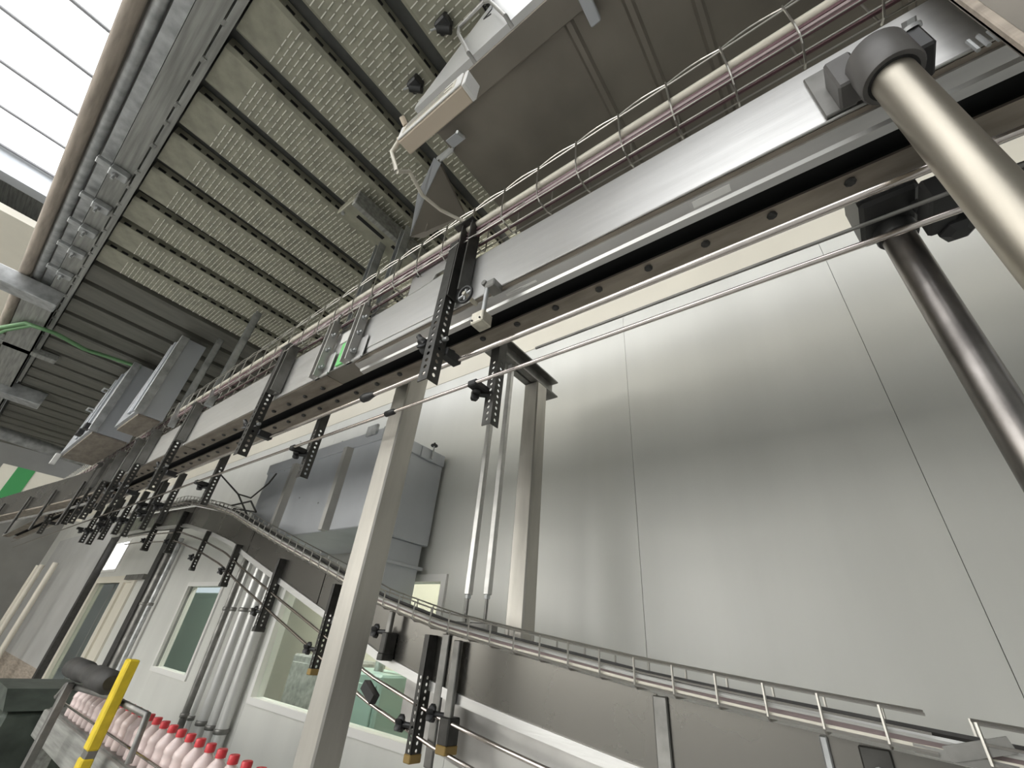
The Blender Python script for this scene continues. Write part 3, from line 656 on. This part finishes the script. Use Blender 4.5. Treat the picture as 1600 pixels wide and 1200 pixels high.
# hanging fan boxes at the left
def fanbox(x0, x1, y0, y1, z0, z1, label, slant):
    t = Thing('fan_box', label, 'box', ((x0+x1)/2, (y0+y1)/2, z0), 'grey boxes on the conveyor top')
    t.part('body', MB().add([(x0,y0,z0),(x1,y0,z0),(x1,y1,z0),(x0,y1,z0),(x0+slant,y0+.0,z1),(x1,y0,z1),(x1,y1,z1),(x0+slant,y1,z1)], [(0,3,2,1),(4,5,6,7),(0,1,5,4),(1,2,6,5),(2,3,7,6),(3,0,4,7)]), 'boxst')
    t.part('bottom_tray', MB().bbox(x0+.01, x1-.01, y0+.02, y1-.01, z0-.02, z0, .003), 'steel_warm')
    t.part('corner_flange', MB().bbox(x1-.004, x1+.02, y0-.012, y0+.045, z0, z1, .003), 'galv')
    for q in (.35, .6): t.part('stiffener', MB().bbox(x0+slant+(x1-x0-slant)*q, x0+slant+(x1-x0-slant)*q+.03, y0-.016, y0, z0+.02, z1-.03, .003), 'boxst')
    return t
fanbox(-4.33, -3.80, .425, .595, 1.20, 1.88, 'grey fan box with sloping front nearer the uprights', .25)
fB = fanbox(-5.75, -4.62, .33, .595, 1.20, 1.86, 'larger grey fan box with latches at the far left', .35)
for i, z in enumerate((1.55, 1.7)):
    fB.part('handle', MB().tube([(-5.35+.2*i, .33, z), (-5.35+.2*i, .28, z), (-5.25+.2*i, .28, z), (-5.25+.2*i, .33, z)], .008, 8), 'galv')
fB.part('latch', MB().bbox(-5.0, -4.9, .29, .33, 1.22, 1.27, .004), 'blackpl'); fB.part('latch', MB().bbox(-4.75, -4.68, .29, .33, 1.22, 1.27, .004), 'blackpl')
fB.part('hook_plate', MB().bbox(-5.75, -5.70, .30, .34, 1.10, 1.2, .003), 'white')

# ================================================================== RIBBED GREY BOX BY THE WALL
bx = Thing('filter_box', 'ribbed blue-grey sheet box mounted on the wall behind the square post', 'box', (-3.3, 1.83, .56))
X0, X1, Y0, Y1, Z0, Z1 = -4.10, -2.42, 1.55, 2.13, .575, 1.24
bx.part('body', MB().bbox(X0, X1, Y0, Y1, Z0, Z1, .006), 'boxst')
bx.part('lid', MB().bbox(X0-.01, X1+.012, Y0-.012, Y1, Z1-.07, Z1+.02, .004), 'boxst')
for px, py in ((437, 800), (507, 825)):
    xr = PY(px, py, Y0-.02).x
    bx.part('rib', MB().prism([(xr-.05, Y0, Z0), (xr-.035, Y0-.045, Z0), (xr+.01, Y0-.045, Z0), (xr+.03, Y0, Z0)], (0, 0, Z1-Z0-.07)), 'steel_soft')
for i, yk in enumerate((1.62, 1.98)):
    l_ = bx.part('latch_plate', MB().bbox(X1+.01, X1+.02, yk-.10, yk+.10, Z1-.075, Z1+.015, .003), 'boxst')
    bx.part('latch_knob', MB().lathe((X1+.03, yk, Z1+.045), [(.026, 0), (.028, .004), (.026, .012), (.012, .016), (.006, .03)], 12), 'blackpl', parent=l_)
    bx.part('latch_pin', MB().cyl((X1+.03, yk, Z1-.06), (X1+.03, yk, Z1+.045), .006, 8), 'galv', parent=l_)
bx.part('lid_clip', MB().bbox(-2.62, -2.50, Y0-.03, Y0-.01, Z1-.02, Z1+.06, .003), 'galv')
dn = bx.part('duct', MB().bbox(X1-.30, X1-.03, 1.80, 2.10, .10, Z0, .004), 'boxst')
bx.part('duct_collar', MB().bbox(X1-.32, X1+.0, 1.78, 2.12, Z0-.16, Z0-.14, .003), 'boxst', parent=dn)
rv = MB().lathe((0, 0, 0), [(.007, 0), (.006, .003), (.002, .005)], 8, 'y').mesh('rivet', M['galv'])
for px, py in ((535, 690), (470, 690), (497, 786), (468, 778), (445, 735)):
    p = PY(px, py, Y0-.001); link('rivet', rv, bx.o, p-bx.b)
# cables hanging left of the box
for i, pp in enumerate((((345, 742), (372, 772), (392, 778), (420, 755), (432, 740)), ((372, 772), (382, 795), (392, 820)), ((362, 790), (392, 783), (400, 800), (365, 795)))):
    single('loose_cable', MB().tube([PY(px, py, 1.40) for px, py in pp], .007, 6), 'rubber', ['black cable sagging to the left end of the ribbed box', 'short black cable dropping to the lower tray', 'black cable loop beside the ribbed box'][i], 'cable', 'loose cables by the ribbed box')

# ================================================================== LOWER CONVEYOR, DESCENDING TO THE RIGHT
LP = [(-8.0, 1.06), (-6.5, 1.04), (-5.2, .98), (-4.5, .86), (-3.9, .73), (-3.5, .61), (-2.8, .415), (-2.19, .248), (-1.82, .138), (-1.38, .052), (-1.06, .010), (-.59, -.045), (-.28, -.072), (0, -.093), (.5, -.125), (1.4, -.17), (2.5, -.22)]
def lz(x):
    for (a, za), (b_, zb) in zip(LP, LP[1:]):
        if a <= x <= b_: return za+(zb-za)*(x-a)/(b_-a)
    return LP[0][1] if x < LP[0][0] else LP[-1][1]
def lpath(x0, x1, y, dz, step=.08):
    n = max(2, int((x1-x0)/step)); return [(x0+(x1-x0)*i/n, y, lz(x0+(x1-x0)*i/n)+dz) for i in range(n+1)]
def lstrip(mb, x0, x1, y0, y1, d0, d1):
    a = lpath(x0, x1, y0, d0); n = len(a)
    vs = []
    for (x, y, z) in a: vs += [(x, y0, z), (x, y1, z), (x, y1, z-d0+d1), (x, y0, z-d0+d1)]
    fs = [(0, 1, 2, 3), tuple((n-1)*4+k for k in (3, 2, 1, 0))]
    for i in range(n-1):
        for k in range(4): fs.append((i*4+k, i*4+(k+1) % 4, (i+1)*4+(k+1) % 4, (i+1)*4+k))
    return mb.add(vs, fs)
lc = Thing('lower_conveyor', 'lower stainless air conveyor curving down along the wall to the right', 'conveyor', (-1, 1.5, -.4))
segs = [(-8.0, -5.21), (-5.2, -3.6), (-3.59, -2.45), (-2.44, -1.42), (-1.40, -.56), (-.535, .3), (.32, 1.2), (1.22, 2.5)]
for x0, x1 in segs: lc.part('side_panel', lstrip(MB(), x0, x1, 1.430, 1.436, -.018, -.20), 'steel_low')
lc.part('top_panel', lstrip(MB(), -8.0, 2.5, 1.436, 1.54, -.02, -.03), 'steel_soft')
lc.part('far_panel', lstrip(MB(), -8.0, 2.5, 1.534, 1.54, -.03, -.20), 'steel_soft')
lc.part('lip_strip', lstrip(MB(), -8.0, 2.5, 1.420, 1.437, -.190, -.222), 'steel')
lc.part('skirt', lstrip(MB(), -1.72, 2.5, 1.528, 1.534, -.20, -.42), 'steel_soft')
for xs, w_s, m_s in ((-.548, .02, 'greyst'), (-1.41, .02, 'greyst'), (.31, .02, 'greyst'), (-.085, .028, 'blackst'), (-.175, .008, 'galv')):
    lc.part('seam_strap', MB().bbox(xs-w_s, xs+w_s, 1.418, 1.431, lz(xs)-.43, lz(xs)-.02, .003), m_s)
lc.part('strap_bolt', MB().cyl((-.085, 1.418, lz(-.085)-.06), (-.085, 1.408, lz(-.085)-.06), .009, 8), 'galv')
# rods
for i, (dz, y) in enumerate(((-.275, 1.40), (-.36, 1.40))):
    single('guide_rod', MB().tube(lpath(-7.0, 1.6, y, dz), .0075, 8), 'polish', ['upper guide rod of the lower conveyor', 'lower guide rod of the lower conveyor, with the black end grip'][i], 'rod', 'guide rods of the lower conveyor')
gp = PY(578, 1081, 1.38)
single('end_grip', MB().obox(gp, (1, 0, -.55), (0, 1, 0), (.55, 0, 1), .045, .016, .018), 'blackpl', 'black rubber grip on the lower guide rod beside the square post', 'grip')
# lower brackets
def low_bracket(px0, py0, px1, py1, y, label, wide=.045, style=0, tip='amber'):
    a = PY(px0, py0, y); b_ = PY(px1, py1, y); xc = (a.x+b_.x)/2
    t = Thing('drop_bracket', label, 'bracket', (xc, y, b_.z), 'drop brackets of the lower conveyor')
    L = a.z-b_.z; nh = int(L*.62/.022)
    if style == 0:
        pa = MB()
        pa.perf((xc-wide/2, y, b_.z+.02), (0, 0, 1), (1, 0, 0), wide*.6, nh, .022, .0062, .003, plain1=L-nh*.022-.02)
        pa.perf((xc+wide*.1, y, b_.z+.02), (0, 0, 1), (0, 1, 0), wide, nh, .022, .0062, .003, plain1=L-nh*.022-.02)
        t.part('perforated_angle', pa, 'blackst', None)
        t.part('end_cap', MB().bbox(xc-wide/2-.002, xc+wide*.1+.004, y-.004, y+wide+.003, b_.z-.004, b_.z+.022, .003), tip)
    else:
        t.part('flat_bar', MB().bbox(xc-wide/2, xc+wide/2, y, y+.02, b_.z+.08, a.z, .003), 'greyst')
        t.part('foot', MB().bbox(xc-wide*.7, xc+wide*.7, y-.01, y+.05, b_.z+.02, b_.z+.10, .004), 'blackst')
        t.part('end_cap', MB().bbox(xc-wide*.7, xc+wide*.7, y-.012, y+.052, b_.z-.004, b_.z+.022, .003), tip)
    k = t.part('star_knob', star(MB(), (xc-.06, y+.0, b_.z+.10), (-1, -.4, 0), .028, .028), 'blackpl', 50)
    t.part('knob_stem', MB().cyl((xc-.06, y, b_.z+.10), (xc, y+.02, b_.z+.10), .009, 8), 'blackpl', parent=k)
low_bracket(530, 912, 477, 1052, 1.385, 'perforated drop bracket left of the square post, with a mustard tip')
low_bracket(676, 992, 632, 1190, 1.385, 'longest perforated drop bracket, right of the square post', .05)
low_bracket(712, 1000, 692, 1178, 1.395, 'grey flat drop bracket with a dark foot beside the longest bracket', .035, 1)
low_bracket(442, 872, 393, 985, 1.385, 'dark perforated drop bracket over the big window', .055, 0, 'blackst')
low_bracket(372, 850, 342, 915, 1.385, 'small dark drop bracket above the second window', .045, 0, 'blackst')
low_bracket(320, 830, 300, 890, 1.385, 'small dark drop bracket left of the one above the second window', .035, 0, 'blackst')
low_bracket(283, 800, 262, 862, 1.385, 'dark perforated drop bracket above the dark downpipe', .06, 0, 'blackst')
low_bracket(246, 800, 226, 858, 1.385, 'dark perforated drop bracket left of the one above the dark downpipe', .06, 0, 'blackst')
low_bracket(612, 955, 594, 1030, 1.375, 'short dark bracket just right of the square post', .026, 1, 'blackst')
# lower wire tray
lt = Thing('wire_tray', 'wire basket tray following the lower conveyor across the wall', 'cable tray', (-1, 1.38, 0))
for nm, x0, x1 in (('a', -7.4, .02), ('b', .09, 2.4)):
    for (y, dz, r) in ((1.325, .0, .004), (1.325, .030, .0025), (1.325, .060, .003), (1.36, -.004, .0025), (1.40, -.004, .0025), (1.425, .03, .0025), (1.425, .062, .003)):
        lt.part('side_wire', MB().tube(lpath(x0, x1, y, dz), r, 5), 'wire')
    x = x0
    while x <= x1:
        z = lz(x)
        lt.part('rung', MB().tube([(x, 1.322, z+.062), (x, 1.322, z), (x, 1.335, z-.008), (x, 1.415, z-.008), (x, 1.428, z+.004), (x, 1.428, z+.064)], .0032, 5), 'wire'); x += .105
for i, (y, dz, r, m_) in enumerate(((1.336, .004, .0062, 'conduit'), (1.337, .0215, .0055, 'pipe'), (1.358, .010, .009, 'pinkc'), (1.40, .010, .009, 'greyst'), (1.385, .030, .007, 'rubber'))):
    pts = [(x, y+.002*math.sin(x*5+i), z+.001*math.sin(x*7+2*i)) for x, y, z in lpath(-7.4, 2.4, y, dz)]
    single('tray_cable', MB().tube(pts, r, 6), m_, ['cream cable at the front of the lower tray', 'white pipe stacked on the cream cable in the lower tray', 'pale plum cable in the middle of the lower tray', 'grey cable at the back of the lower tray', 'black cable on top of the others in the lower tray'][i], 'cable', 'cables in the lower wire tray')
pz = PY(1500, 1165, 1.36)
single('tray_joiner', MB().obox((.055, 1.36, lz(.055)+.0), (1, 0, -.08), (0, 1, 0), (.08, 0, 1), .07, .03, .008).obox((.08, 1.33, lz(.08)+.02), (1, 0, .3), (0, 1, 0), (-.3, 0, 1), .05, .004, .012), 'greyst', 'crumpled joiner plate between the two lower tray lengths', 'plate')

# ================================================================== WALL PIPES AND FLOOR EQUIPMENT
for i, (xp, r, z1, m_) in enumerate(((-5.20, .030, .62, 'greyst'), (-5.05, .022, .62, 'pipe'), (-4.80, .045, .62, 'pipe'), (-4.60, .045, .62, 'pipe'), (-4.42, .05, .60, 'pipe'), (-7.78, .05, .95, 'greyst'), (-7.55, .03, .95, 'galv'))):
    t = Thing('wall_pipe', ['dark thin wall pipe nearest the second window', 'thin pale wall pipe next to the dark one', 'leftmost of three thick white wall pipes', 'middle one of three thick white wall pipes', 'thick white wall pipe nearest the big window', 'dark downpipe between the door and second window', 'zinc pipe beside the dark downpipe'][i], 'pipe', (xp, 2.09, -1.5), 'vertical pipes on the wall')
    t.part('pipe', MB().tube([(xp, 2.09, -1.5), (xp, 2.09, z1)], r, 14), m_)
    for z in (-.75, .1): t.part('pipe_clip', MB().lathe((xp, 2.09, z), [(r+.004, 0), (r+.008, .004), (r+.008, .03), (r+.004, .034)], 14), 'greyst')
single('wall_channel', MB().bbox(-8.25, -8.05, 2.08, 2.15, -1.5, 1.2, .004), 'rubber', 'dark upright channel on the wall left of the downpipes', 'channel')

# bottles on a floor-level line
t = Thing('bottle_line', 'grey floor conveyor carrying the row of red-capped bottles', 'conveyor', (-2.6, 1.0, -1.5))
t.part('frame', MB().bbox(-4.4, -1.55, .93, 1.07, -.70, -.563, .006), 'galv_old')
t.part('chain', MB().box(-4.4, -1.55, .955, 1.045, -.563, -.555), 'greyst')
t.part('side_rail', MB().tube([(-4.4, .945, -.50), (-1.55, .945, -.50)], .006, 8), 'polish')
for x in (-4.2, -3.2, -2.2): t.part('leg', MB().bbox(x-.025, x+.025, .96, 1.04, -1.5, -.72, .004), 'galv_old')
bprof = [(.034, 0), (.039, .006), (.039, .05), (.036, .055), (.036, .085), (.039, .09), (.037, .105), (.026, .122), (.015, .135), (.0145, .145)]
body = MB().lathe((0, 0, 0), bprof, 14).mesh('body', M['bottle'], (0, 0, 0), 40)
capm = MB().lathe((0, 0, .138), [(.0175, 0), (.018, .003), (.018, .022), (.016, .025)], 14).mesh('cap', M['red'], (0, 0, 0), 40)
for i in range(24):
    o = bpy.data.objects.new('bottle', None); C.objects.link(o); o.location = (-4.05+.1*i, 1.0, -.555+H0)
    tag(o, 'small pale pink bottle with a red cap in the row on the floor line', 'bottle', 'red-capped bottles on the floor line')
    link('body', body, o); link('cap', capm, o)
yx = -3.475*.85
t = Thing('guard_post', 'yellow guard post standing before the bottle row', 'post', (yx, .85, -1.5))
t.part('post', MB().bbox(yx-.035, yx+.035, .835, .88, -.53, -.19, .006), 'yellow'); t.part('post', MB().bbox(yx-.035, yx+.035, .835, .88, -.62, -.555, .006), 'yellow')
t.part('stem', MB().bbox(yx-.03, yx+.03, .84, .88, -1.5, -.1901, .004), 'greyst')
t = Thing('gear_motor', 'dark grey cylinder motor lying left of the yellow post', 'motor', (-3.7, .9, -.4))
t.part('body', MB().lathe((-3.85, .84, -.295), [(.035, 0), (.05, .02), (.05, .30), (.043, .31), (.043, .5), (.05, .51), (.05, .78), (.03, .80)], 20, 'x'), 'rubber')
t.part('cradle', MB().tube([(-3.85, .84, -.44), (-3.78, .84, -.375), (-3.2, .905, -.365), (-2.62, .905, -.365), (-2.60, .905, -.52)], .014, 8), 'greyst')
t.part('stand', MB().bbox(-3.66, -3.62, .80, .84, -1.5, -.35, .006), 'greyst')
t = Thing('machine_cover', 'dark green machine cover in the lower left corner', 'machine', (-5.0, .95, -1.5))
t.part('body', MB().bbox(-5.6, -4.45, .75, 1.25, -1.5, -.58, .03), 'machine')
t.part('hood', MB().prism([(-5.6, .75, -.58), (-5.3, .75, -.49), (-4.7, .75, -.49), (-4.45, .75, -.58)], (0, .5, 0)), 'machine')

# things in the room behind the windows
def cabinet(x0, x1, y, z1, m_, label):
    t = Thing('process_cabinet', label, 'cabinet', ((x0+x1)/2, y, -1.5))
    t.part('body', MB().bbox(x0, x1, y, y+.6, -1.5, z1, .02), m_)
    t.part('door', MB().bbox(x0+.05, x1-.05, y-.02, y, -1.4, z1-.08, .006), m_)
    t.part('top_pipe', MB().tube([((x0+x1)/2, y+.3, z1), ((x0+x1)/2, y+.3, z1+.35), ((x0+x1)/2+.5, y+.3, z1+.45)], .05, 10), 'galv')
cabinet(-6.0, -4.9, 3.4, -.25, 'galv', 'grey cabinet seen low through the big window')
cabinet(-4.6, -3.7, 3.0, -.28, 'teal', 'teal cabinet seen low through the big window')
cabinet(-9.6, -8.2, 3.2, .4, 'teal', 'tall teal cabinet seen through the second window')
single('room_lamp', MB().box(-7.5, -3.0, 3.2, 3.5, 1.86, 1.895), 'lamp', 'ceiling strip lamp in the room behind the windows', 'lamp')
